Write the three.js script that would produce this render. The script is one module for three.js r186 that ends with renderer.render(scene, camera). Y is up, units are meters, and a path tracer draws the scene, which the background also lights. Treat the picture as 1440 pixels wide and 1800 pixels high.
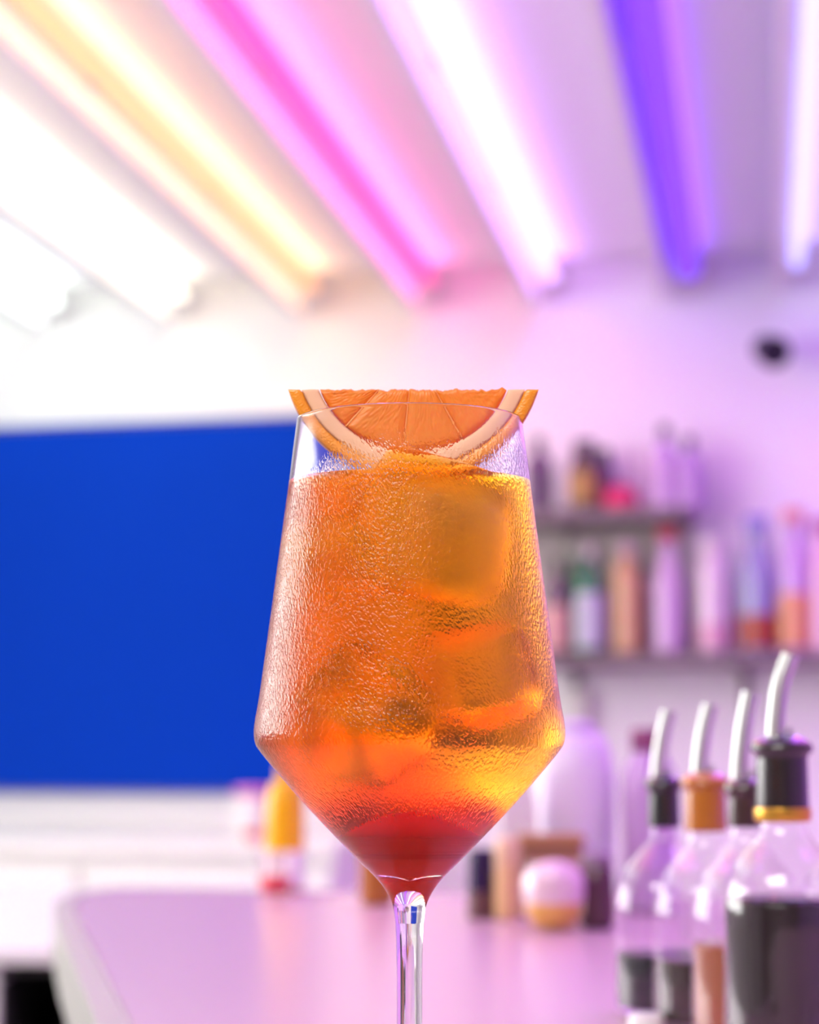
import * as THREE from 'three';
import { RoundedBoxGeometry } from 'three/addons/geometries/RoundedBoxGeometry.js';
import { mergeGeometries, mergeVertices } from 'three/addons/utils/BufferGeometryUtils.js';
import { ImprovedNoise } from 'three/addons/math/ImprovedNoise.js';
import { RectAreaLightUniformsLib } from 'three/addons/lights/RectAreaLightUniformsLib.js';

// ---------------------------------------------------------------- camera, light, exposure
RectAreaLightUniformsLib.init();
const scene = new THREE.Scene();
const COUNTER = 1.05, EYE = COUNTER + 0.136, EYE_Z = 0.71, YAW = 0.1527;      // worktop height, lens height, lens distance from the glass, the turn of the ceiling to the lens
const camera = new THREE.PerspectiveCamera(24.9205, 1440 / 1800, 0.05, 60);
camera.position.set(0, EYE, EYE_Z);
camera.rotation.set(0.100326, 0, 0);
camera.focus = 0.682;
camera.userData.fStop = 9.5;
const renderer = new THREE.WebGLRenderer();
renderer.toneMapping = THREE.LinearToneMapping;
renderer.toneMappingExposure = 1.85;
renderer.shadowMap.enabled = true;
scene.background = new THREE.Color(0.6, 0.65, 0.7);
const WINDOW = { color: [1.0, 1.0, 0.97], light: 0.9, glow: 3.0 };
const FRONT_FILL = { color: [1.0, 0.96, 0.92], light: 5.4, glow: 2 };                // added front fill light, unseen, on the ceiling behind the lens
// one light tube beside each ceiling fin: offset of the fin from the lens, colour of its glow, strength of the glow, colour of its light, strength of the light, radius, words
const TUBES = [
  [-2.103, [0.84, 1.0, 0.90], 1.4, [0.80, 1.0, 0.86], 6, 0.013, 'greenish white', 'leftmost'],
  [-1.779, [0.90, 1.0, 0.92], 1.6, [0.86, 1.0, 0.86], 5.5, 0.013, 'cool white', 'second from the left'],
  [-1.446, [1.0, 0.94, 0.76], 1.4, [1.0, 0.90, 0.64], 5, 0.013, 'warm white', 'third from the left'],
  [-1.106, [1.0, 0.52, 0.24], 0.6, [1.0, 0.60, 0.30], 5, 0.013, 'amber yellow', 'just right of the white ones'],
  [-0.814, [1.0, 0.08, 0.42], 0.55, [1.0, 0.16, 0.56], 6, 0.014, 'hot pink', 'between amber and lilac'],
  [-0.524, [0.70, 0.42, 1.0], 1.3, [0.64, 0.24, 1.0], 5.5, 0.015, 'bright lilac', 'right of the pink one'],
  [-0.215, [0.21, 0.045, 0.90], 0.5, [0.30, 0.08, 1.0], 2, 0.03, 'deep violet', 'right of the lilac one'],
  [0.052, [0.46, 0.44, 1.0], 1.0, [0.42, 0.34, 1.0], 2.5, 0.014, 'pale blue', 'at the right edge'],
  [0.344, [0.30, 0.10, 1.0], 0.7, [0.55, 0.12, 1.0], 20, 0.013, 'blue violet', ''],  // this and the next two: out of view, added to tint the right wall
  [0.645, [0.60, 0.20, 1.0], 0.7, [0.75, 0.14, 1.0], 20, 0.013, 'purple', ''],
  [0.941, [1.0, 0.20, 0.6], 0.7, [1.0, 0.16, 0.75], 12, 0.013, 'pink', ''],
];

// ---------------------------------------------------------------- helpers
const noise = new ImprovedNoise();
let seed = 7;
const rnd = () => { seed = (seed + 0x6d2b79f5) | 0; let t = Math.imul(seed ^ (seed >>> 15), 1 | seed); t = (t + Math.imul(t ^ (t >>> 7), 61 | t)) ^ t; return ((t ^ (t >>> 14)) >>> 0) / 4294967296; };
const fbm = (x, y, z) => noise.noise(x, y, z) + 0.5 * noise.noise(2.1 * x, 2.1 * y, 2.1 * z + 9) + 0.25 * noise.noise(4.3 * x, 4.3 * y, 4.3 * z + 17);
const smooth = (a, b, x) => { const t = Math.min(1, Math.max(0, (x - a) / (b - a))); return t * t * (3 - 2 * t); };
const lerp = (a, b, t) => a + (b - a) * t;
const used = new Map();
function numbered(name) { const n = used.get(name) ?? 0; used.set(name, n + 1); return n ? `${name}_${String(n).padStart(3, '0')}` : name; }
function thing(name, label, category, [x, y, z], turn = 0, group) {
  const o = new THREE.Group();
  o.name = numbered(name); o.position.set(x, y, z); o.rotation.y = turn;
  o.userData = { label, category };
  if (group) o.userData.group = group;
  scene.add(o);
  return o;
}
function part(name, geometry, material, parent, label) {
  const m = new THREE.Mesh(geometry, material);
  m.name = name; m.castShadow = m.receiveShadow = true;
  if (label) m.userData.label = label;
  parent.add(m);
  return m;
}
function struct(name, geometries, material) {
  const m = part(numbered(name), geometries.length > 1 ? mergeGeometries(geometries) : geometries[0], material, scene);
  m.userData.kind = 'structure';
  return m;
}
function box(w, h, d, x = 0, y = 0, z = 0, r = 0.003, seg = 2) { return new RoundedBoxGeometry(w, h, d, seg, Math.min(r, w / 2.01, h / 2.01, d / 2.01)).translate(x, y, z); }
// a profile [[radius, height], ...] turned about the y axis; uv.x runs round once, uv.y with height from v0 to v1
function lathe(profile, seg = 64, v0, v1, curve = true) {
  const pts = profile.map(([r, y]) => new THREE.Vector2(Math.max(r, 1e-5), y));
  const g = new THREE.LatheGeometry(curve ? pts : pts, seg);
  if (v0 !== undefined) { const p = g.attributes.position, uv = g.attributes.uv; for (let i = 0; i < p.count; i++) uv.setY(i, (p.getY(i) - v0) / (v1 - v0)); }
  return g;
}
// smooth curve through profile points
function through(points, n, tension = 0.5) {
  const c = new THREE.CatmullRomCurve3(points.map(([r, y]) => new THREE.Vector3(r, y, 0)), false, 'centripetal', tension);
  return c.getSpacedPoints(n).map((p) => [Math.max(p.x, 1e-5), p.y]);
}
function tube(points, r, seg = 24, around = 14) { return new THREE.TubeGeometry(new THREE.CatmullRomCurve3(points.map((p) => new THREE.Vector3(...p))), seg, r, around, false); }
function grayTexture(w, h, f, repeatX = 1, repeatY = 1) {
  const d = new Uint8Array(w * h * 4);
  for (let y = 0; y < h; y++) for (let x = 0; x < w; x++) { const v = Math.round(255 * Math.min(1, Math.max(0, f(x / w, y / h)))), i = (y * w + x) * 4; d[i] = d[i + 1] = d[i + 2] = v; d[i + 3] = 255; }
  const t = new THREE.DataTexture(d, w, h);
  t.wrapS = t.wrapT = THREE.RepeatWrapping; t.magFilter = THREE.LinearFilter; t.repeat.set(repeatX, repeatY); t.needsUpdate = true;
  return t;
}
function colorTexture(w, h, f) {
  const d = new Uint8Array(w * h * 4);
  for (let y = 0; y < h; y++) for (let x = 0; x < w; x++) { const c = f(x / w, y / h), i = (y * w + x) * 4; for (let k = 0; k < 3; k++) d[i + k] = Math.round(255 * Math.min(1, Math.max(0, c[k]))); d[i + 3] = 255; }
  const t = new THREE.DataTexture(d, w, h);
  t.wrapS = t.wrapT = THREE.RepeatWrapping; t.magFilter = THREE.LinearFilter; t.colorSpace = THREE.SRGBColorSpace; t.needsUpdate = true;
  return t;
}
const rgb = (r, g, b) => new THREE.Color().setRGB(r, g, b);
const std = (c, roughness = 0.5, more = {}) => new THREE.MeshStandardMaterial({ color: rgb(...c), roughness, ...more });
const phys = (c, roughness = 0.3, more = {}) => new THREE.MeshPhysicalMaterial({ color: rgb(...c), roughness, ...more });

// ---------------------------------------------------------------- the room
// U, W: metres to the right of and ahead of the lens, along the ceiling's fins
const FX = Math.sin(YAW), FZ = -Math.cos(YAW);
const at = (u, w, y = 0) => [u * Math.cos(YAW) + w * FX, y, EYE_Z + u * Math.sin(YAW) + w * FZ];
const WALL_TURN = -0.2618, wallZ = (x) => -4.85 + 0.268 * x;                 // the back wall runs a little towards the lens to the right
const wallAhead = (u) => 5.402 - 0.1097 * u;
const CEIL = 2.335, FIN_LOW = 2.226, LEFT = -3.3, RIGHT = 1.9, BEHIND = -2.7, FIN_FROM = 0.9, WALL_END = 0.078;
const whitePaint = std([0.86, 0.85, 0.84], 0.7);
const ceilingPaint = std([0.86, 0.85, 0.85], 0.75);
const floorMat = std([0.42, 0.38, 0.36], 0.45);

function wallBox(a, b, y0, y1, thick = 0.15, side = 1) {                       // a box that stands on the line a-b and thickens to its outside
  const dx = b[0] - a[0], dz = b[2] - a[2], len = Math.hypot(dx, dz), turn = Math.atan2(-dz, dx);
  const g = new THREE.BoxGeometry(len + 2 * thick, y1 - y0, thick).translate(0, 0, side * thick / 2);
  return g.rotateY(turn).translate((a[0] + b[0]) / 2, (y0 + y1) / 2, (a[2] + b[2]) / 2);
}
const cornerBL = at(LEFT, wallAhead(LEFT)), cornerBR = at(RIGHT, wallAhead(RIGHT)), cornerFL = at(LEFT, BEHIND), cornerFR = at(RIGHT, BEHIND);
struct('wall_back', [wallBox(cornerBL, cornerBR, 0, CEIL + 0.02, 0.15, -1)], whitePaint);
struct('wall_right', [wallBox(cornerBR, cornerFR, 0, CEIL + 0.02, 0.15, -1)], std([0.52, 0.34, 0.7], 0.7));  // unseen wall, lavender chosen for the violet light it bounces back
struct('wall_front', [wallBox(cornerFR, cornerFL, 0, CEIL + 0.02, 0.15, -1)], std([0.3, 0.27, 0.26], 0.7));
const W0 = 0.8, W1 = 3.9, SILL = 1.0, HEAD = 2.25;                            // the window in the left wall, outside the frame
const leftAt = (w, y = 0) => at(LEFT, w, y);
struct('wall_left', [
  wallBox(leftAt(BEHIND), leftAt(W0 - 0.15), 0, CEIL + 0.02, 0.15, -1), wallBox(leftAt(W1 + 0.15), leftAt(wallAhead(LEFT)), 0, CEIL + 0.02, 0.15, -1),
  wallBox(leftAt(W0), leftAt(W1), 0, SILL, 0.149, -1), wallBox(leftAt(W0), leftAt(W1), HEAD, CEIL + 0.02, 0.149, -1),
], whitePaint);
{
  const shape = new THREE.Shape([cornerBL, cornerBR, cornerFR, cornerFL].map((p) => new THREE.Vector2(p[0], -p[2])));
  const slab = (y, t) => new THREE.ExtrudeGeometry(shape, { depth: t, bevelEnabled: false }).rotateX(-Math.PI / 2).translate(0, y, 0);
  struct('floor', [slab(-0.12, 0.12)], floorMat);
  const ceiling = struct('ceiling', [slab(CEIL, 0.12)], ceilingPaint);
  for (const [u] of TUBES) {
    const w1 = wallAhead(u) - 0.03, len = w1 - FIN_FROM, m = at(u - 0.011, (w1 + FIN_FROM) / 2);
    const fin = part('ceiling_fin', box(0.022, CEIL - FIN_LOW + 0.004, len, 0, 0, 0, 0.002), ceilingPaint, ceiling);
    fin.position.set(m[0], (CEIL + FIN_LOW) / 2 + 0.002, m[2]); fin.rotation.y = -YAW;
  }
}
{
  const win = new THREE.Group(); win.name = 'window_1'; win.userData = { kind: 'structure' }; scene.add(win);
  const c = leftAt((W0 + W1) / 2, (SILL + HEAD) / 2); win.position.set(...c); win.rotation.y = Math.PI / 2 - YAW;
  const ww = W1 - W0, wh = HEAD - SILL, bars = [];
  for (const [w, h, x, y] of [[ww, 0.06, 0, wh / 2 - 0.03], [ww, 0.06, 0, -wh / 2 + 0.03], [0.06, wh, -ww / 2 + 0.03, 0], [0.06, wh, ww / 2 - 0.03, 0], [0.05, wh, 0, 0]]) bars.push(box(w, h, 0.06, x, y, -0.06));
  part('window_frame', mergeGeometries(bars), std([0.8, 0.8, 0.8], 0.4), win);
  const lit = std([0.9, 0.9, 0.9], 0.6, { emissive: rgb(...WINDOW.color), emissiveIntensity: WINDOW.glow });
  for (const s of [-1, 1]) part('pane', new THREE.BoxGeometry(ww / 2 - 0.07, wh - 0.1, 0.008).translate(s * ww / 4, 0, -0.07), lit, win);
  const day = new THREE.RectAreaLight(rgb(...WINDOW.color), WINDOW.light, ww - 0.12, wh - 0.12);
  day.name = 'window_daylight'; day.position.set(0, 0, -0.02); day.rotation.y = Math.PI; win.add(day);
}

{
  const t = thing('added_fill_panel', 'unseen white fill panel added on the ceiling behind the photographer', 'lamp', at(-0.5, -0.55, CEIL), -YAW);  // added to light the slice and pourers from the front, out of view
  const fr = []; for (const [w, d, x, z] of [[1.24, 0.04, 0, 0.46], [1.24, 0.04, 0, -0.46], [0.04, 0.88, -0.6, 0], [0.04, 0.88, 0.6, 0]]) fr.push(box(w, 0.03, d, x, -0.0155, z));
  part('frame', mergeGeometries(fr), std([0.8, 0.8, 0.8], 0.4), t);
  part('diffuser', new THREE.BoxGeometry(1.16, 0.008, 0.88).translate(0, -0.012, 0), std([0.9, 0.9, 0.9], 0.6, { emissive: rgb(...FRONT_FILL.color), emissiveIntensity: FRONT_FILL.glow }), t);
  const l = new THREE.RectAreaLight(rgb(...FRONT_FILL.color), FRONT_FILL.light, 1.14, 0.86);
  l.name = 'front_fill_light'; l.position.set(0, -0.02, 0); l.rotation.x = -Math.PI / 2; t.add(l);
}

// ---------------------------------------------------------------- light tubes on the ceiling
for (const [u, c, glow, lightColor, light, radius, word, where] of TUBES) {
  const w1 = wallAhead(u) - WALL_END, w0 = FIN_FROM + 0.15, len = w1 - w0, mid = (w0 + w1) / 2;
  const seen = u < 0.2;
  const t = thing('light_tube', seen ? `${word} light tube on the ceiling, ${where}` : `${word} unseen light tube added beyond the right edge to tint the back wall`, 'lamp', at(u + 0.017 + radius, mid, Math.min(2.292, CEIL - radius - 0.012)), -YAW, 'coloured light tubes between the ceiling fins');
  for (let k = 0; k < 6; k++) part('clip', box(0.0165, 0.012, 0.03, -radius - 0.0085, 0, len * (k / 5 - 0.5) * 0.96, 0.003), ceilingPaint, t);
  part('tube', new THREE.CylinderGeometry(radius, radius, len, 24).rotateX(Math.PI / 2), std(c.map((v) => 0.75 * v), 0.5, { emissive: rgb(...c), emissiveIntensity: glow }), t);
  for (const s of [-1, 1]) part('end_cap', lathe([[0, -0.03], [radius + 0.001, -0.03], [radius + 0.0028, -0.027], [radius + 0.0028, 0.027], [radius + 0.001, 0.03], [0, 0.03]], 24).rotateX(Math.PI / 2).translate(0.001, 0, s * (len / 2 + 0.03)), ceilingPaint, t);
  const q = Math.SQRT1_2, aim = (name, nx, ny, k) => {                         // a strip of light as long as the tube, just off its surface, facing (nx, ny)
    const l = new THREE.RectAreaLight(rgb(...lightColor), light * k, len, 0.026);
    l.name = name;
    l.quaternion.setFromRotationMatrix(new THREE.Matrix4().makeBasis(new THREE.Vector3(0, 0, 1), new THREE.Vector3(-ny, nx, 0), new THREE.Vector3(-nx, -ny, 0)));
    l.position.set(nx * (radius + 0.002), ny * (radius + 0.002), 0);
    t.add(l);
  };
  aim('tube_light', 0, -1, 1);
  aim('tube_light', q, q, 0.8);
}

// ---------------------------------------------------------------- the back wall: blue panel, shelves, lamp
const onWall = (x, y, off = 0) => [x, y, wallZ(x) + 1.035 * off];
{
  const t = thing('wall_panel', 'large flat bright blue panel on the white back wall', 'panel', onWall(-0.86, 1.528), 0);
  t.rotation.y = Math.atan(-0.268);
  part('board', box(1.27, 0.895, 0.03, 0, 0, 0.017, 0.004), phys([0.0, 0.042, 0.46], 0.6, { specularIntensity: 0.1 }), t);
  const fr = []; for (const [w, h, x, y] of [[1.29, 0.012, 0, 0.4535], [1.29, 0.012, 0, -0.4535], [0.012, 0.9, -0.641, 0], [0.012, 0.9, 0.641, 0]]) fr.push(box(w, h, 0.034, x, y, 0.018, 0.003));
  part('edge_frame', mergeGeometries(fr), std([0.01, 0.04, 0.35], 0.4), t);
}
const shelfMat = std([0.2, 0.16, 0.17], 0.5);
function shelf(label, x0, x1, y, depth) {
  const xm = (x0 + x1) / 2, len = (x1 - x0) / 0.9659, t = thing('wall_shelf', label, 'shelf', onWall(xm, y));
  t.rotation.y = Math.atan(-0.268);
  part('board', box(len, 0.028, depth, 0, -0.014, depth / 2 + 0.002, 0.003), shelfMat, t);
  for (const s of [-0.8, 0, 0.8]) part('bracket', mergeGeometries([box(0.016, 0.012, depth * 0.8, s * len / 2, -0.034, depth * 0.4 + 0.004), box(0.016, 0.1, 0.012, s * len / 2, -0.078, 0.008)]), shelfMat, t);
  return t;
}
shelf('long grey lower wall shelf carrying the row of bottles', 0.30, 1.25, 1.392, 0.2);
shelf('short grey upper wall shelf above the green bottles', 0.10, 0.665, 1.722, 0.2);
{
  const t = thing('grey_backing', 'beige grey panel on the wall between the two shelves', 'panel', onWall(0.385, 1.552));  // plain beige grey tone on the wall under the upper shelf
  t.rotation.y = Math.atan(-0.268);
  part('board', box(0.57, 0.28, 0.012, 0, 0, 0.007, 0.003), std([0.55, 0.5, 0.46], 0.6), t);
}
{
  const t = thing('wall_post', 'pale grey upright post below the lower wall shelf', 'post', onWall(0.40, 0.0));
  t.rotation.y = Math.atan(-0.268);
  part('upright', box(0.05, 1.32, 0.03, 0, 0.66, 0.017), std([0.7, 0.68, 0.62], 0.5), t);
}
{
  const p = onWall(0.845, 2.10);
  const t = thing('spotlight', 'small black spotlight on the violet wall near the right edge', 'spotlight', p);
  t.rotation.y = Math.atan(-0.268);
  const black = std([0.012, 0.01, 0.02], 0.35);
  part('wall_plate', lathe([[0, 0], [0.03, 0], [0.032, 0.004], [0.03, 0.012], [0, 0.012]], 28).rotateX(Math.PI / 2), black, t);
  part('arm', tube([[0, 0, 0.01], [0, 0, 0.05], [0, -0.01, 0.07]], 0.008), black, t);
  part('head', lathe(through([[0, -0.035], [0.02, -0.034], [0.03, -0.02], [0.034, 0.02], [0.036, 0.05], [0.03, 0.05], [0.026, 0.04], [0, 0.038]], 40), 32).rotateX(1.9).rotateY(0.5).translate(0, -0.012, 0.1), black, t);
}
// bottles on the shelves: a lathe body, with liquid-coloured glass, label, neck and cap as parts
function shelfBottle(label, [x, y, off], r, h, c, { cap, lab, low, neck = 0.32, capC = [0.05, 0.04, 0.05], labY = [0.12, 0.55], shoulder = 0.62 } = {}) {
  const t = thing('liquor_bottle', label, 'bottle', onWall(x, y, off), 0, 'bottles on the wall shelves');
  const sh = h * shoulder, nr = r * neck;
  const lowH = low ? low.h * h : 0;
  const prof = [[0, 0], [r * 0.86, 0], [r * 0.97, 0.006], [r, 0.014], [r, sh], [r * 0.93, sh + 0.18 * (h - sh)], [nr * 1.3, sh + 0.45 * (h - sh)], [nr, sh + 0.6 * (h - sh)], [nr, h - 0.02]];
  part('body', lathe(prof, 32), phys(c, 0.12, { clearcoat: 0.5 }), t);
  part('cap', lathe([[0, h - 0.032], [nr * 1.25, h - 0.032], [nr * 1.3, h - 0.028], [nr * 1.3, h - 0.003], [nr * 1.15, h], [0, h]], 24), std(cap ?? capC, 0.4), t);
  if (lab) part('label', lathe([[r + 0.0006, h * labY[0]], [r + 0.001, h * labY[0] + 0.001], [r + 0.001, h * labY[1] - 0.001], [r + 0.0006, h * labY[1]]], 32), std(lab, 0.6), t);
  if (low) part('band', lathe([[r + 0.0004, 0.012], [r + 0.0009, 0.014], [r + 0.0009, lowH], [r + 0.0004, lowH + 0.002]], 32), phys(low.c, 0.25), t);
  return t;
}
const LOW = 1.392, UP = 1.722;
shelfBottle('dark purple bottle beside the glass on the upper wall shelf', [0.302, UP, 0.1], 0.034, 0.18, [0.12, 0.05, 0.14]);
shelfBottle('brown bottle with gold label on the upper wall shelf', [0.405, UP, 0.13], 0.036, 0.165, [0.07, 0.03, 0.03], { lab: [0.42, 0.25, 0.07], neck: 0.5 });
shelfBottle('dark violet bottle put in for the shadow beside the brown one on the upper shelf', [0.455, UP, 0.045], 0.026, 0.155, [0.14, 0.05, 0.2], { neck: 0.5 });  // dark body stands in for the purple shadow right of the brown bottle
{
  const t = thing('jar', 'small round crimson jar on the upper wall shelf', 'jar', onWall(0.488, UP, 0.12));
  part('body', lathe(through([[0, 0], [0.03, 0], [0.042, 0.02], [0.036, 0.042], [0.026, 0.048]], 30), 32), phys([0.75, 0.03, 0.16], 0.2), t);
  part('lid', lathe([[0, 0.047], [0.028, 0.047], [0.028, 0.056], [0.008, 0.058], [0.007, 0.066], [0, 0.068]], 24), std([0.7, 0.05, 0.2], 0.4), t);
}
shelfBottle('tall pale lilac bottle with slim neck on the upper shelf', [0.59, UP, 0.09], 0.032, 0.20, [0.58, 0.36, 0.68]);
shelfBottle('pale lilac bottle at the right end of the upper shelf', [0.643, UP, 0.1], 0.03, 0.17, [0.5, 0.3, 0.62]);
shelfBottle('pink bottle with dark neck close to the glass on the lower shelf', [0.34, LOW, 0.13], 0.03, 0.225, [0.16, 0.09, 0.14], { lab: [0.7, 0.38, 0.36], labY: [0.05, 0.5] });
shelfBottle('green necked bottle with pale grey label on the lower shelf', [0.412, LOW, 0.15], 0.034, 0.25, [0.03, 0.2, 0.09], { lab: [0.52, 0.56, 0.62], labY: [0.06, 0.56], cap: [0.55, 0.5, 0.5] });
shelfBottle('dark green bottle standing behind the grey labelled one', [0.388, LOW, 0.06], 0.03, 0.26, [0.02, 0.13, 0.07], { cap: [0.5, 0.55, 0.45] });
shelfBottle('tan bottle with pale pink neck on the lower shelf', [0.498, LOW, 0.11], 0.037, 0.26, [0.68, 0.42, 0.2], { cap: [0.6, 0.45, 0.48], neck: 0.5 });
shelfBottle('dark maroon bottle filling the dark gap between the tan and lilac bottles', [0.542, LOW, 0.035], 0.02, 0.21, [0.16, 0.03, 0.08]);  // fills the dark red gap between its two neighbours
shelfBottle('lilac bottle with a red cap on the lower shelf', [0.59, LOW, 0.12], 0.036, 0.29, [0.62, 0.42, 0.66], { cap: [0.55, 0.06, 0.09], neck: 0.5, shoulder: 0.5 });
shelfBottle('white bottle with pink base on the lower shelf', [0.69, LOW, 0.12], 0.037, 0.26, [0.74, 0.62, 0.68], { cap: [0.75, 0.66, 0.66], neck: 0.66, shoulder: 0.7, low: { c: [0.7, 0.4, 0.5], h: 0.25 } });
shelfBottle('teal bottle with rust red base and blue cap', [0.787, LOW, 0.12], 0.043, 0.31, [0.3, 0.32, 0.5], { cap: [0.28, 0.26, 0.6], neck: 0.5, shoulder: 0.5, low: { c: [0.36, 0.06, 0.03], h: 0.27 } });
shelfBottle('clear violet bottle with orange base and orange cap', [0.866, LOW, 0.12], 0.036, 0.325, [0.58, 0.4, 0.66], { cap: [0.72, 0.3, 0.28], neck: 0.55, shoulder: 0.5, low: { c: [0.72, 0.35, 0.16], h: 0.4 } });
shelfBottle('pale pink bottle cut by the right edge of the photo', [0.935, LOW, 0.12], 0.037, 0.3, [0.75, 0.45, 0.6], { cap: [0.4, 0.05, 0.25], neck: 0.6, shoulder: 0.6 });

// white low cabinet along the back wall, with small things on it
{
  const len = 1.8, y = 0.975, t = thing('back_cabinet', 'long white low cabinet under the blue panel', 'cabinet', onWall(-0.9, 0, 0.03));
  t.rotation.y = Math.atan(-0.268);
  const white = std([0.94, 0.93, 0.90], 0.4);
  part('top', box(len, 0.03, 0.5, 0, y - 0.015, 0.25), white, t);
  part('carcass', box(len - 0.02, y - 0.11, 0.46, 0, (y - 0.11) / 2 + 0.08, 0.235), white, t);
  for (let k = 0; k < 3; k++) { const d = part('door', box(0.58, y - 0.16, 0.02, -0.595 + k * 0.595, (y - 0.16) / 2 + 0.1, 0.476), white, t); part('handle', box(0.12, 0.012, 0.016, -0.595 + k * 0.595, y - 0.12, 0.493, 0.004), std([0.6, 0.6, 0.6], 0.3, { metalness: 1 }), d); }
  part('plinth', box(len - 0.06, 0.08, 0.4, 0, 0.04, 0.21), std([0.5, 0.5, 0.5], 0.5), t);
  const c = thing('canister', 'white canister with a pink lid below the blue panel', 'jar', onWall(-0.35, y, 0.38));
  part('body', lathe(through([[0, 0], [0.04, 0], [0.046, 0.01], [0.046, 0.09], [0.043, 0.098]], 30), 36), std([0.82, 0.8, 0.8], 0.35), c);
  part('lid', lathe([[0, 0.097], [0.046, 0.097], [0.047, 0.1], [0.047, 0.112], [0.042, 0.116], [0, 0.117]], 36), std([0.72, 0.2, 0.5], 0.4), c);
  const q = onWall(-0.345, y, 0.46), r = thing('sauce_bowl', 'tiny red bowl in front of the white canister', 'bowl', [q[0], y, q[2]]);
  part('bowl', lathe(through([[0, 0], [0.012, 0], [0.016, 0.006], [0.026, 0.022], [0.0245, 0.022], [0.014, 0.008], [0, 0.005]], 40), 32), std([0.75, 0.06, 0.08], 0.3), r);
}

// ---------------------------------------------------------------- the bar counter
{
  const t = thing('bar_counter', 'glossy lilac bar counter under the wine glass', 'counter', [0, 0, 0]);
  const back = (x) => -1.46 + 0.268 * x;
  const outline = (grow) => {
    const s = new THREE.Shape(), P = (x, z) => [x, -z], g = grow;
    s.moveTo(...P(-0.052 - g, 0.45)); 
    s.lineTo(...P(-0.10 - g, -0.2)); s.lineTo(...P(-0.135 - g, -0.446)); s.lineTo(...P(-0.235 - g, -0.999)); s.lineTo(...P(-0.29 - g, -1.32));
    s.quadraticCurveTo(...P(-0.315 - g, back(-0.3) - g), ...P(-0.25, back(-0.25) - g));
    s.lineTo(...P(0.9, back(0.9) - g)); s.lineTo(...P(0.9, 0.45)); s.closePath();
    return s;
  };
  const top = new THREE.ExtrudeGeometry(outline(0), { depth: 0.036, bevelEnabled: true, bevelThickness: 0.002, bevelSize: 0.002, bevelSegments: 2, curveSegments: 24 }).rotateX(-Math.PI / 2).translate(0, COUNTER - 0.038, 0);
  part('worktop', top, phys([0.62, 0.44, 0.50], 0.26), t);
  const rimS = outline(0.018); rimS.holes.push(new THREE.Path(outline(0.0022).getPoints(24)));
  part('edge_band', new THREE.ExtrudeGeometry(rimS, { depth: 0.044, bevelEnabled: true, bevelThickness: 0.002, bevelSize: 0.001, bevelSegments: 2, curveSegments: 24 }).rotateX(-Math.PI / 2).translate(0, COUNTER - 0.046, 0), std([0.42, 0.43, 0.40], 0.4), t);
  part('base', new THREE.ExtrudeGeometry(outline(-0.04), { depth: COUNTER - 0.046, bevelEnabled: false, curveSegments: 12 }).rotateX(-Math.PI / 2), std([0.6, 0.58, 0.58], 0.5), t);
}
// white low cabinet to the left, dark inside
{
  const t = thing('low_cabinet', 'white low cabinet with a dark open front left of the counter', 'cabinet', [-0.47, 0, -1.89]);
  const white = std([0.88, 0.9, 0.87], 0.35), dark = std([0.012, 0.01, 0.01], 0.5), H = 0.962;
  part('top', box(0.62, 0.018, 1.1, 0, H - 0.009, -0.545, 0.004), white, t);
  for (const [x, w] of [[-0.142, 0.31], [0.285, 0.03]]) part('side_panel', box(w, H - 0.018, 1.0, x, (H - 0.018) / 2, -0.52), white, t);
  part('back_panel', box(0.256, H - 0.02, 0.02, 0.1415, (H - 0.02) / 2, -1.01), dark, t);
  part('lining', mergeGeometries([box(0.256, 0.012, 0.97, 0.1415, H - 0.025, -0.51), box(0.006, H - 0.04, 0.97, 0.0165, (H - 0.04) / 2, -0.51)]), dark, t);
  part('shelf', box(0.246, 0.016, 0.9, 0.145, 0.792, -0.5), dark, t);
  const s = thing('steel_pan', 'dull steel pan inside the dark cabinet opening', 'pan', [-0.355, 0.8005, -2.1]);
  part('pan', lathe([[0, 0], [0.055, 0], [0.059, 0.005], [0.062, 0.075], [0.065, 0.077], [0.065, 0.08], [0.06, 0.079], [0.056, 0.007], [0, 0.004]], 40), std([0.45, 0.5, 0.5], 0.35, { metalness: 1 }), s);
}

// ---------------------------------------------------------------- small things on the counter behind the glass
const clear = (c = [1, 1, 1], roughness = 0) => phys(c, roughness, { transmission: 1, thickness: 0, ior: 1.5 });
function counterThing(name, label, category, x, z, group) { return thing(name, label, category, [x, COUNTER + 0.0005, z], 0, group); }
{
  const t = counterThing('squeeze_bottle', 'yellow bottle with white label on the counter, left behind the glass', 'bottle', -0.116, -1.462);
  part('body', lathe(through([[0, 0], [0.014, 0], [0.0172, 0.003], [0.0176, 0.02], [0.0176, 0.085], [0.014, 0.098], [0.007, 0.104]], 40), 32), phys([1.0, 0.56, 0.0], 0.25), t);
  part('label', lathe([[0.0177, 0.004], [0.0181, 0.005], [0.0181, 0.038], [0.0177, 0.039]], 32), std([0.86, 0.83, 0.82], 0.6), t);
  part('cap', lathe([[0, 0.103], [0.008, 0.103], [0.008, 0.114], [0.004, 0.118], [0.003, 0.128], [0, 0.128]], 20), std([0.9, 0.5, 0.02], 0.4), t);
}
{
  const t = counterThing('shot_glass', 'small clear glass of red liquid beside the yellow bottle', 'glass', -0.1215, -1.40);
  part('glass', lathe([[0, 0], [0.014, 0], [0.0145, 0.002], [0.0165, 0.04], [0.0158, 0.04], [0.0138, 0.004], [0, 0.003]], 32), clear([0.98, 0.95, 0.96]), t);
  part('red_liquid', lathe([[0, 0.0035], [0.0135, 0.0042], [0.0146, 0.018], [0, 0.0182]], 32), phys([0.9, 0.04, 0.06], 0.15), t);
}
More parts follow.
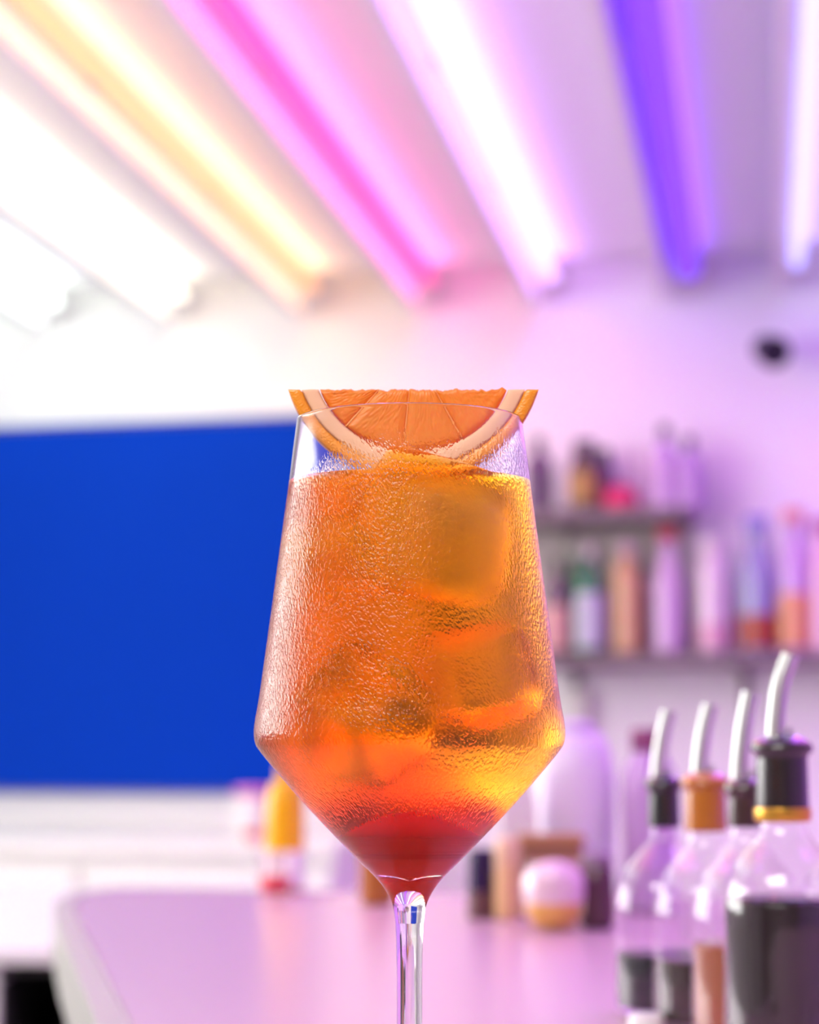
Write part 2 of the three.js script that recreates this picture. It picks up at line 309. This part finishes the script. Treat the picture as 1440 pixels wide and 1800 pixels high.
{
  const t = counterThing('amber_bottle', 'small amber brown bottle just left of the glass stem', 'bottle', -0.028, -1.3);
  part('body', lathe(through([[0, 0], [0.012, 0], [0.0145, 0.003], [0.015, 0.03], [0.0145, 0.042], [0.007, 0.05], [0.006, 0.058]], 36), 28), phys([0.42, 0.13, 0.02], 0.15), t);
  part('cap', lathe([[0, 0.056], [0.0075, 0.056], [0.0075, 0.066], [0, 0.067]], 20), std([0.05, 0.03, 0.02], 0.4), t);
}
{
  const t = counterThing('dropper_bottle', 'dark navy bottle with brown foot right of the glass', 'bottle', 0.0565, -1.14);
  part('body', lathe([[0, 0.02], [0.0095, 0.02], [0.0105, 0.022], [0.0105, 0.05], [0.009, 0.054], [0, 0.0545]], 28), phys([0.02, 0.006, 0.06], 0.25), t);
  part('foot', lathe([[0, 0], [0.0105, 0], [0.0112, 0.002], [0.0112, 0.019], [0.0105, 0.021], [0, 0.021]], 28), phys([0.14, 0.06, 0.06], 0.3), t);
}
{
  const t = counterThing('wooden_shaker', 'slim tan wooden shaker beside the navy bottle', 'shaker', 0.0765, -1.13);
  part('body', lathe(through([[0, 0], [0.0085, 0], [0.0095, 0.003], [0.0098, 0.03], [0.0085, 0.044]], 30), 28), std([0.78, 0.5, 0.24], 0.5), t);
  part('top', lathe(through([[0.0085, 0.043], [0.0098, 0.048], [0.009, 0.06], [0.004, 0.0635], [0, 0.064]], 24), 28), std([0.84, 0.6, 0.36], 0.5), t);
}
{
  const t = counterThing('dessert_bowl', 'round glass bowl of yellow and white dessert on the counter', 'bowl', 0.1065, -1.02);
  const bowl = through([[0, 0], [0.012, 0], [0.0195, 0.006], [0.0245, 0.022], [0.0238, 0.04], [0.02, 0.05]], 40);
  part('glass', lathe([...bowl, ...bowl.map(([r, y]) => [Math.max(r - 0.0012, 1e-5), y + (r < 0.013 ? 0.0014 : 0)]).reverse()], 40), clear([0.99, 0.97, 0.98]), t);
  part('yellow_layer', lathe(through([[0, 0.0018], [0.011, 0.0018], [0.0178, 0.007], [0.0214, 0.0165], [0.021, 0.0195], [0, 0.02]], 40), 36), phys([0.86, 0.5, 0.05], 0.3), t);
  part('cream_layer', lathe(through([[0, 0.0202], [0.0212, 0.0201], [0.0226, 0.026], [0.0222, 0.038], [0.016, 0.046], [0.006, 0.05], [0, 0.051]], 40), 36), std([0.9, 0.74, 0.78], 0.5), t);
}
{
  const t = counterThing('wicker_box', 'low brown box standing behind the dessert bowl', 'box', 0.1135, -1.17);
  part('body', box(0.05, 0.056, 0.03, 0, 0.028, 0, 0.003), std([0.34, 0.17, 0.09], 0.6), t);
  part('lid', box(0.053, 0.008, 0.033, 0, 0.0605, 0, 0.003), std([0.52, 0.27, 0.1], 0.5), t);
}
{
  const t = counterThing('brown_jar', 'dark brown jar between the dessert bowl and pouring bottles', 'jar', 0.1395, -1.035);
  part('body', lathe(through([[0, 0], [0.01, 0], [0.0125, 0.003], [0.013, 0.036], [0.0105, 0.046]], 30), 28), phys([0.1, 0.04, 0.06], 0.2), t);
  part('lid', lathe([[0, 0.045], [0.0115, 0.045], [0.0115, 0.054], [0, 0.055]], 24), std([0.26, 0.18, 0.24], 0.4), t);
}
{
  const t = counterThing('carafe', 'tall frosted lavender carafe right of the glass', 'carafe', 0.137, -1.23);
  part('body', lathe(through([[0, 0], [0.028, 0], [0.032, 0.004], [0.033, 0.05], [0.0325, 0.12], [0.027, 0.138], [0.02, 0.146], [0.0185, 0.146]], 60), 40), phys([0.84, 0.8, 0.9], 0.35), t);
  part('stopper', lathe([[0, 0.144], [0.018, 0.144], [0.018, 0.152], [0.012, 0.156], [0, 0.157]], 28), std([0.7, 0.62, 0.78], 0.4), t);
}
{
  const t = counterThing('milk_carton', 'white carton half hidden by the lower right of the glass', 'carton', 0.088, -1.195);
  part('body', box(0.03, 0.09, 0.03, 0, 0.045, 0, 0.002), std([0.86, 0.84, 0.84], 0.5), t);
  const roof = new THREE.Shape([[-0.015, 0], [0.015, 0], [0.002, 0.02], [0.002, 0.028], [-0.002, 0.028], [-0.002, 0.02]].map((p) => new THREE.Vector2(...p)));
  part('top', new THREE.ExtrudeGeometry(roof, { depth: 0.029, bevelEnabled: false }).translate(0, 0.09, -0.0145), std([0.84, 0.82, 0.82], 0.5), t);
}
{
  const t = counterThing('purple_bottle', 'purple bottle with plum cap beside the lavender carafe', 'bottle', 0.196, -1.2);
  part('body', lathe(through([[0, 0], [0.018, 0], [0.021, 0.003], [0.0215, 0.05], [0.0215, 0.11], [0.014, 0.128], [0.0125, 0.132]], 50), 32), phys([0.58, 0.38, 0.7], 0.2), t);
  part('cap', lathe([[0, 0.131], [0.0145, 0.131], [0.0145, 0.147], [0.013, 0.149], [0, 0.149]], 24), std([0.3, 0.08, 0.2], 0.4), t);
}

// ---------------------------------------------------------------- syrup bottles with metal pourers, lower right
const steel = std([0.64, 0.66, 0.65], 0.4, { metalness: 1 });
function pourBottle(label, x, z, { r = 0.026, sh, neck0, col0, col1, tip, level, liquid, collar, ring, lean = 0.006, collarR = 0.0085, low }) {
  const t = counterThing('syrup_bottle', label, 'bottle', x, z, 'syrup bottles with metal pourers');
  const nr = collarR * 0.82;
  const out = through([[0, 0], [r * 0.8, 0], [r * 0.97, 0.003], [r, 0.008], [r, sh * 0.6], [r, sh], [r * 0.95, sh + 0.009], [r * 0.8, sh + 0.0175], [r * 0.55, sh + 0.025], [nr * 1.2, Math.max(col0 - 0.006, sh + 0.03)], [nr, col0 + 0.006]], 90);
  part('glass', lathe(out, 48), phys([0.985, 0.98, 0.985], 0.06, { transmission: 1, thickness: 0, ior: 1.7 }), t);
  const inner = (y) => { let q = out[0]; for (const p of out) if (p[1] <= y) q = p; return q[0] - 0.0012; };
  const body = [[0, 0.004]]; for (let k = 0; k <= 24; k++) { const y = 0.004 + (level - 0.004) * k / 24; body.push([inner(Math.max(y, 0.0085)) - (k ? 0 : 0.002), y]); } body.push([0, level]);
  part('liquid', lathe(body, 40), phys(liquid, 0.12), t);
  const c = part('stopper', lathe([[0, col0], [collarR, col0], [collarR * 1.06, col0 + 0.001], [collarR * 1.02, col1 - 0.006], [collarR * 1.06, col1 - 0.0045], [collarR * 1.24, col1 - 0.003], [collarR * 1.25, col1 - 0.0012], [collarR * 1.14, col1 + 0.0008], [collarR * 0.85, col1 + 0.0026], [collarR * 0.5, col1 + 0.0038], [0, col1 + 0.0042]], 36), phys(collar, 0.28, { clearcoat: 1, clearcoatRoughness: 0.15 }), t);
  if (ring) part('ring', lathe([[collarR * 1.02, col0 - 0.002], [collarR * 1.12, col0 - 0.0015], [collarR * 1.14, col0 + 0.0035], [collarR * 1.04, col0 + 0.004]], 36), std(ring, 0.3, { metalness: 0.8 }), t);
  const h = tip - col1;
  part('pourer', tube([[-0.003, col1 + 0.001, 0], [-0.0019, col1 + h * 0.35, 0], [0.0002, col1 + h * 0.7, 0], [lean * 0.5, tip, 0]], 0.0039, 30, 18), steel, t);
  part('air_tube', tube([[0.003, col1 + 0.002, 0.001], [0.0032, col1 + 0.007, 0.001]], 0.0014, 6, 10), steel, t);
  return t;
}
pourBottle('syrup bottle with short black stopper, farthest of the pouring bottles', 0.1298, -0.48, { sh: 0.055, col0: 0.094, col1: 0.117, tip: 0.153, level: 0.031, liquid: [0.008, 0.008, 0.016], collar: [0.008, 0.008, 0.012], collarR: 0.0078 });
pourBottle('syrup bottle with an orange brown stopper and metal pourer', 0.1439, -0.425, { sh: 0.056, col0: 0.094, col1: 0.119, tip: 0.155, level: 0.033, liquid: [0.03, 0.015, 0.012], collar: [0.5, 0.16, 0.01], collarR: 0.0098 });
pourBottle('syrup bottle of rust orange liquid, pourer against the tallest bottle', 0.1556, -0.37, { sh: 0.058, col0: 0.098, col1: 0.117, tip: 0.160, level: 0.045, liquid: [0.34, 0.09, 0.03], collar: [0.05, 0.02, 0.02], collarR: 0.008 });
pourBottle('tallest syrup bottle with gold ringed black stopper and near black liquid', 0.1598, -0.29, { sh: 0.068, col0: 0.105, col1: 0.136, tip: 0.174, level: 0.071, liquid: [0.02, 0.012, 0.014], collar: [0.014, 0.008, 0.01], ring: [0.75, 0.42, 0.06], collarR: 0.0108, lean: 0.009 });
pourBottle('syrup bottle with plum stopper cut by the right photo edge', 0.204, -0.36, { sh: 0.06, col0: 0.1, col1: 0.128, tip: 0.165, level: 0.04, liquid: [0.03, 0.05, 0.06], collar: [0.28, 0.03, 0.14], collarR: 0.0105 });
{
  const t = counterThing('bottle_cap', 'small white cap lying in front of the farthest syrup bottle', 'cap', 0.1125, -0.41);
  part('cap', lathe([[0, 0.0085], [0.007, 0.0085], [0.0085, 0.0075], [0.0088, 0.0006], [0.0084, 0], [0.0076, 0], [0.0076, 0.0065], [0, 0.007]], 32), std([0.85, 0.85, 0.85], 0.35), t);
}

// ---------------------------------------------------------------- the wine glass
const GLASS_Y = COUNTER + 0.0005;
const outerBowl = [[0.03474, 0.2354], [0.03727, 0.21576], [0.04065, 0.18956], [0.0436, 0.1672], [0.04621, 0.1481], [0.04714, 0.1429], [0.04745, 0.13859], [0.04683, 0.13565], [0.0456, 0.13376], [0.0435, 0.1311], [0.03322, 0.11918], [0.0240, 0.1094], [0.01598, 0.10123], [0.00914, 0.09436], [0.00655, 0.09056], [0.00517, 0.0875], [0.0043, 0.08206]];
const bowlCurve = through(outerBowl, 220);
const outerR = (y) => { for (let i = 1; i < bowlCurve.length; i++) { const [r0, y0] = bowlCurve[i - 1], [r1, y1] = bowlCurve[i]; if (y <= y0 && y >= y1) return lerp(r0, r1, (y0 - y) / (y0 - y1 || 1)); } return y > 0.2 ? 0.03474 : 0.0043; };
const THICK = 0.0011, IN_LOW = 0.0970;
// inside of the bowl, from the rim down
const innerCurve = [];
for (let k = 0; k <= 160; k++) {
  const y = lerp(0.2354, IN_LOW, k / 160), slope = (outerR(y + 0.0006) - outerR(y - 0.0006)) / 0.0012;
  const low = smooth(0.1018, 0.0970, y);
  innerCurve.push([Math.max((outerR(y) - THICK * Math.sqrt(1 + slope * slope)) * (1 - low * 0.98), 1e-5), y]);
}
const innerR = (y) => { for (let i = 1; i < innerCurve.length; i++) { const [r0, y0] = innerCurve[i - 1], [r1, y1] = innerCurve[i]; if (y <= y0 && y >= y1) return lerp(r0, r1, (y0 - y) / (y0 - y1)); } return y > 0.2 ? innerCurve[0][0] : 0; };
// condensation: droplets of about a millimetre that merge into runs
const drops = [];
for (let i = 0; i < 2600; i++) drops.push([rnd(), rnd(), 0.007 + 0.008 * Math.pow(rnd(), 2), 0.5 + 0.5 * rnd()]);
const DW = 1024, dropField = new Float32Array(DW * DW);
for (const [cx, cy, r, a] of drops) {
  const R = Math.ceil(r * DW * 1.5);
  for (let j = -R; j <= R; j++) for (let i = -R; i <= R; i++) {
    const dx = (i + 0.45 * j * 0.5) / (r * DW), dy = j / (r * DW * 1.35), d2 = dx * dx + dy * dy;
    if (d2 < 1) { const x = (Math.round(cx * DW) + i + 4 * DW) % DW, y = (Math.round(cy * DW) + j + 4 * DW) % DW, v = a * Math.sqrt(1 - d2) * Math.min(1, r / 0.008); if (v > dropField[y * DW + x]) dropField[y * DW + x] = v; }
  }
}
// where the outside is misted: not at the rim, less below the widest ring, with wiped patches
const FOG0 = 0.082, FOG1 = 0.2354;
const mist = (x, v) => {
  const y = FOG0 + v * (FOG1 - FOG0), a = x * Math.PI * 2, n = fbm(Math.cos(a) * 1.6 + 5, Math.sin(a) * 1.6, y * 45), edge = 0.225 + 0.005 * n - 0.011 * smooth(0.45, 0.85, -Math.sin(a));
  return smooth(edge + 0.006, edge - 0.008, y) * smooth(0.098, 0.128, y + 0.006 * n) * (0.85 + 0.3 * n);
};
const dropAt = (x, y) => dropField[(Math.floor(y * DW) % DW) * DW + (Math.floor(x * DW) % DW)];
const dropBump = grayTexture(2048, 1024, (x, v) => dropAt(x * 7, v * 3.9) * Math.min(1, mist(x, v)));
const mistRough = grayTexture(512, 512, (x, v) => 0.02 + 0.23 * Math.min(1, mist(x, v)));
const wetWallMat = phys([1, 1, 1], 0.0, { transmission: 1, thickness: 0.004, ior: 1.38 });
const glassMat = phys([1, 1, 1], 0.0, { transmission: 1, thickness: 0.004, ior: 1.5 });
const mistedMat = phys([1, 1, 1], 1.0, { transmission: 1, thickness: 0.004, ior: 1.38, roughnessMap: mistRough, bumpMap: dropBump, bumpScale: 0.00016 });
// the surface: flat at LEVEL, lifted over the ice that pokes out towards the front
const LEVEL = 1.2659 - GLASS_Y;
function lift(phi, r) {
  const a = phi * 180 / Math.PI, rise = smooth(-18, -8.5, a) * (a < -5 ? 1 : Math.max(0, 1 - (a + 5) / 47));
  const inward = smooth(0.010, 0.030, r);
  return 0.0066 * rise * inward + 0.0008 * smooth(0.03, 0.036, r);
}
// below the drink's surface the drink itself is the inside of the glass (its ior is that of drink against glass), so the bare inner wall ends at the waterline
const waterline = (phi) => LEVEL + lift(phi, 0.037);
function bareInnerWall(lip) {
  const SEG = 180, rows = 40, pos = [], idx = [], uv = [], n = lip.length + rows + 1;
  for (let i = 0; i <= SEG; i++) {
    const phi = -Math.PI + 2 * Math.PI * i / SEG, col = [...lip];
    for (let j = 0; j <= rows; j++) { const y = lerp(0.2354, waterline(phi), j / rows); col.push([innerR(y), y]); }
    for (const [r, y] of col) { pos.push(r * Math.sin(phi), y, r * Math.cos(phi)); uv.push(i / SEG, 1); }
  }
  for (let i = 0; i < SEG; i++) for (let j = 0; j < n - 1; j++) { const a = i * n + j, b = a + n; idx.push(a, a + 1, b, b, a + 1, b + 1); }
  idx.reverse();
  const g = new THREE.BufferGeometry();
  g.setAttribute('position', new THREE.Float32BufferAttribute(pos, 3)); g.setAttribute('normal', new THREE.Float32BufferAttribute(pos, 3)); g.setAttribute('uv', new THREE.Float32BufferAttribute(uv, 2)); g.setIndex(idx);
  g.computeVertexNormals();
  return g;
}
{
  const t = thing('wine_glass', 'tall stemmed wine glass misted with condensation on the counter', 'glass', [0, GLASS_Y, 0]);
  const lip = [[0.0346, 0.23575], [0.0342, 0.23595], [innerCurve[0][0] + 0.00015, 0.2357]];
  const outer = lathe([...bowlCurve].reverse(), 160, FOG0, FOG1), inner = bareInnerWall([[0.03474, 0.2354], ...lip]);
  const bowl = mergeGeometries([outer, inner], true);
  part('bowl', bowl, [mistedMat, wetWallMat], t);
  const stem = through([[0.0043, 0.08206], [0.00405, 0.0765], [0.00388, 0.0693], [0.00384, 0.0524], [0.0039, 0.03], [0.0045, 0.014], [0.0062, 0.0085], [0.012, 0.0052], [0.022, 0.0034]], 120);
  part('stem', lathe([...stem].reverse(), 64), glassMat, t);
  part('foot', lathe([[0.022, 0.0034], [0.032, 0.0024], [0.0365, 0.0018], [0.0372, 0.0011], [0.0366, 0.0003], [0.03, 0], [0, 0.0006]].reverse(), 96), glassMat, t);
}

// ---------------------------------------------------------------- the drink
{
  const t = thing('cocktail', 'orange iced cocktail filling the misted wine glass', 'drink', [0, GLASS_Y, 0]);
  const SEG = 180, rows = 110, pos = [], idx = [], low = IN_LOW, rr = (y) => innerR(Math.max(y, IN_LOW));
  for (let i = 0; i <= SEG; i++) {
    const phi = -Math.PI + 2 * Math.PI * i / SEG;
    const top = waterline(phi);
    for (let j = 0; j <= rows; j++) { const y = lerp(low, top, Math.pow(j / rows, 0.9)), r = j ? rr(y) : 1e-5; pos.push(r * Math.sin(phi), y, r * Math.cos(phi)); }
    const R = rr(top);
    for (let k = 1; k <= 24; k++) { const r = Math.max(R * (1 - k / 24), 1e-5); pos.push(r * Math.sin(phi), LEVEL + lift(phi, r * 0.037 / R), r * Math.cos(phi)); }
  }
  const n = rows + 25;
  for (let i = 0; i < SEG; i++) for (let j = 0; j < n - 1; j++) { const a = i * n + j, b = a + n; idx.push(a, b, a + 1, b, b + 1, a + 1); }
  let g = new THREE.BufferGeometry(); g.setAttribute('position', new THREE.Float32BufferAttribute(pos, 3)); g.setIndex(idx);
  g = mergeVertices(g, 1e-6); g.computeVertexNormals();
  part('orange_drink', g, phys([1, 0.82, 0.55], 0.02, { transmission: 1, thickness: 0.08, ior: 1.335 / 1.38, attenuationColor: rgb(1.0, 0.62, 0.003), attenuationDistance: 0.035 }), t);
  // two heavier layers that have sunk through it: coral above, red syrup at the bottom
  function layer(name, yWall, dome, material) {
    const p = [];
    for (let k = 0; k <= 40; k++) { const y = lerp(IN_LOW + 0.0012, yWall, k / 40); p.push([Math.max(innerR(y) - 0.0006, 1e-5), y]); }
    const R = p[40][0], cap = through([[R, yWall], ...dome.map(([f, dy]) => [R * f, yWall + dy])], 30);
    part(name, lathe([...p, ...cap.slice(1)], 96), material, t);
  }
  layer('coral_layer', 0.1165, [[0.85, 0.004], [0.65, 0.011], [0.4, 0.02], [0.18, 0.026], [0, 0.028]], phys([1, 1, 1], 0, { transmission: 1, thickness: 0.04, ior: 1.001, attenuationColor: rgb(1.0, 0.42, 0.2), attenuationDistance: 0.04 }));
  layer('red_syrup', 0.109, [[0.85, 0.0025], [0.6, 0.007], [0.35, 0.011], [0, 0.0135]], phys([1, 0.065, 0.006], 0, { transmission: 0.36, thickness: 0.04, ior: 1.002, attenuationColor: rgb(1.0, 0.13, 0.03), attenuationDistance: 0.02 }));
}
// ice cubes, cloudy and melted round
function iceGeometry(s, k, e = 5.5) {
  const g = new THREE.BoxGeometry(1, 1, 1, 18, 18, 18), p = g.attributes.position, v = new THREE.Vector3();
  for (let i = 0; i < p.count; i++) {
    v.fromBufferAttribute(p, i).multiplyScalar(2);
    const m = Math.pow(Math.abs(v.x) ** e + Math.abs(v.y) ** e + Math.abs(v.z) ** e, 1 / e), w = 1 + 0.05 * fbm(v.x * 1.3 + k * 7, v.y * 1.3, v.z * 1.3);
    v.multiplyScalar(w / m * s / 2); p.setXYZ(i, v.x, v.y, v.z);
  }
  let h = g.deleteAttribute('uv'); h.deleteAttribute('normal'); h = mergeVertices(h, 1e-6); h.computeVertexNormals();
  return h;
}
const cloudyIceMat = phys([1.0, 0.95, 0.9], 0.6, { transmission: 0.8, thickness: 0.03, ior: 1.08 });
const iceMat = phys([0.99, 0.95, 0.9], 0.2, { specularIntensity: 0.6, transmission: 0.86, thickness: 0.03, ior: 1.1 });
[
  ['pale ice cube breaking the surface at the upper right of the drink', [0.0075, 0.1965, 0.0132], 0.0365, [0.25, 0.35, -0.22]],
  ['ice cube at the lower right of the drink with a bright edge', [0.0185, 0.1555, 0.0105], 0.027, [0.2, 0.5, 0.18]],
  ['ice cube at the lower left of the drink, corner pointing down', [-0.0115, 0.146, 0.0135], 0.027, [0.5, 0.75, 0.5]],
  ['ice cube near the left wall under the drink surface', [-0.0185, 0.190, -0.0015], 0.023, [0.4, 0.3, 0.3]],
].forEach(([label, [x, y, z], s, [a, b, c]], k) => {
  const m = part(numbered('ice_cube'), iceGeometry(s, k, k ? 5.5 : 3.8), k % 3 ? iceMat : cloudyIceMat, scene, label);
  m.position.set(x, GLASS_Y + y, z); m.rotation.set(a, b, c);
  m.userData.category = 'ice cube'; m.userData.group = 'ice cubes in the drink';
});

// ---------------------------------------------------------------- the orange slice across the rim
{
  const t = thing('orange_slice', 'half slice of orange resting across the rim of the glass', 'orange slice', [0.0012, 1.2949, 0.001]);
  const A = 0.0121, R = 0.0404, PEEL = 0.0364, PITH = 0.0316;             // the cut lies A below the fruit's middle
  // a slab between radii r0 and r1, from angle a0 to a1 (0 hangs straight down), cut along the top; bulge rounds its faces
  function slab(r0, r1, a0, a1, half, bulge, grain, nu = 60, nv = 14, key = 0) {
    const g = new THREE.BufferGeometry(), pos = [], idx = [];
    const ring = (i, j) => {
      const th = lerp(a0, a1, i / nu), cut = A / Math.max(Math.cos(th), 0.05), in0 = Math.max(r0, cut), rr = lerp(Math.min(in0, r1), r1, j / nv);
      return [rr * Math.sin(th), A - rr * Math.cos(th), th, rr];
    };
    for (const s of [1, -1]) for (let i = 0; i <= nu; i++) for (let j = 0; j <= nv; j++) {
      const [x, y, th, rr] = ring(i, j), eu = Math.min(i, nu - i) / nu * (a1 - a0) * rr, ev = Math.min(j, nv - j) / nv * (r1 - r0), e = Math.min(eu, ev);
      const z = half + bulge * (Math.sqrt(Math.min(1, e / 0.0022)) - 1) + grain * fbm(th * 60 + key, rr * 700, s * 3);
      const up = y > -0.0012 ? 0.0009 * fbm(x * 420 + 31, s * 2 + key, 5) * (r0 < 0.03 ? 1 : 0.25) : 0;
      pos.push(x, y + up, s * z);
    }
    const n = nv + 1, half2 = (nu + 1) * n;
    for (let i = 0; i < nu; i++) for (let j = 0; j < nv; j++) {
      const a = i * n + j, b = a + n;
      idx.push(a, a + 1, b, b, a + 1, b + 1, half2 + a, half2 + b, half2 + a + 1, half2 + b, half2 + b + 1, half2 + a + 1);
    }
    const side = (a, b) => idx.push(a, b, half2 + a, b, half2 + b, half2 + a);
    for (let i = 0; i < nu; i++) { side(i * n, (i + 1) * n); side((i + 1) * n + nv, i * n + nv); }
    for (let j = 0; j < nv; j++) { side(j + 1, j); side(nu * n + j, nu * n + j + 1); }
    g.setAttribute('position', new THREE.Float32BufferAttribute(pos, 3)); g.setIndex(idx);
    const uv = []; for (let i = 0; i < pos.length; i += 3) uv.push(pos[i] / 0.02, pos[i + 1] / 0.02);
    g.setAttribute('uv', new THREE.Float32BufferAttribute(uv, 2));
    g.computeVertexNormals();
    return g;
  }
  const end = (r) => Math.acos(A / r) - 0.0005;
  const peelBump = grayTexture(256, 256, (x, y) => 0.5 + 0.5 * noise.noise(x * 40, y * 40, 1.5), 1, 1);
  const pulpTex = colorTexture(256, 256, (x, y) => { const n = 0.5 + 0.5 * noise.noise(x * 22, y * 9, 4), m = 0.5 + 0.5 * noise.noise(x * 60, y * 24, 7); return [1.0, 0.55 + 0.10 * n + 0.06 * m, 0.10 + 0.12 * n * m]; });
  const peelMat = phys([0.95, 0.33, 0.02], 0.35, { bumpMap: peelBump, bumpScale: 0.00016, clearcoat: 0.2 });
  const pithMat = std([0.96, 0.56, 0.34], 0.6), membraneMat = std([1.0, 0.42, 0.12], 0.5);  // peach tint of the light is put into the pith colour
  const pulpMat = phys([1, 1, 1], 0.6, { map: pulpTex, transmission: 0.4, thickness: 0, clearcoat: 0.3, clearcoatRoughness: 0.2 });
  part('peel', slab(PEEL, R, -end(R), end(R), 0.0042, 0.0006, 0.00005, 90, 6), peelMat, t);
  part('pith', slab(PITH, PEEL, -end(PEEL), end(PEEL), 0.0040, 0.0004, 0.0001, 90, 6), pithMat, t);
  const e = end(PITH), cuts = [-e, -0.72, -0.1, 0.5, e], gap = 0.008;
  for (let k = 0; k < 4; k++) {
    part('pulp_segment', slab(A, PITH - 0.0004, cuts[k] + gap, cuts[k + 1] - gap, 0.0041, 0.0009, 0.00022, 40, 24, k * 13), pulpMat, t);
    if (k) part('membrane', slab(A + 0.0004, PITH, cuts[k] - gap * 1.2, cuts[k] + gap * 1.2, 0.0036, 0.0003, 0.00005, 4, 20), membraneMat, t);
  }
}

renderer.render(scene, camera);
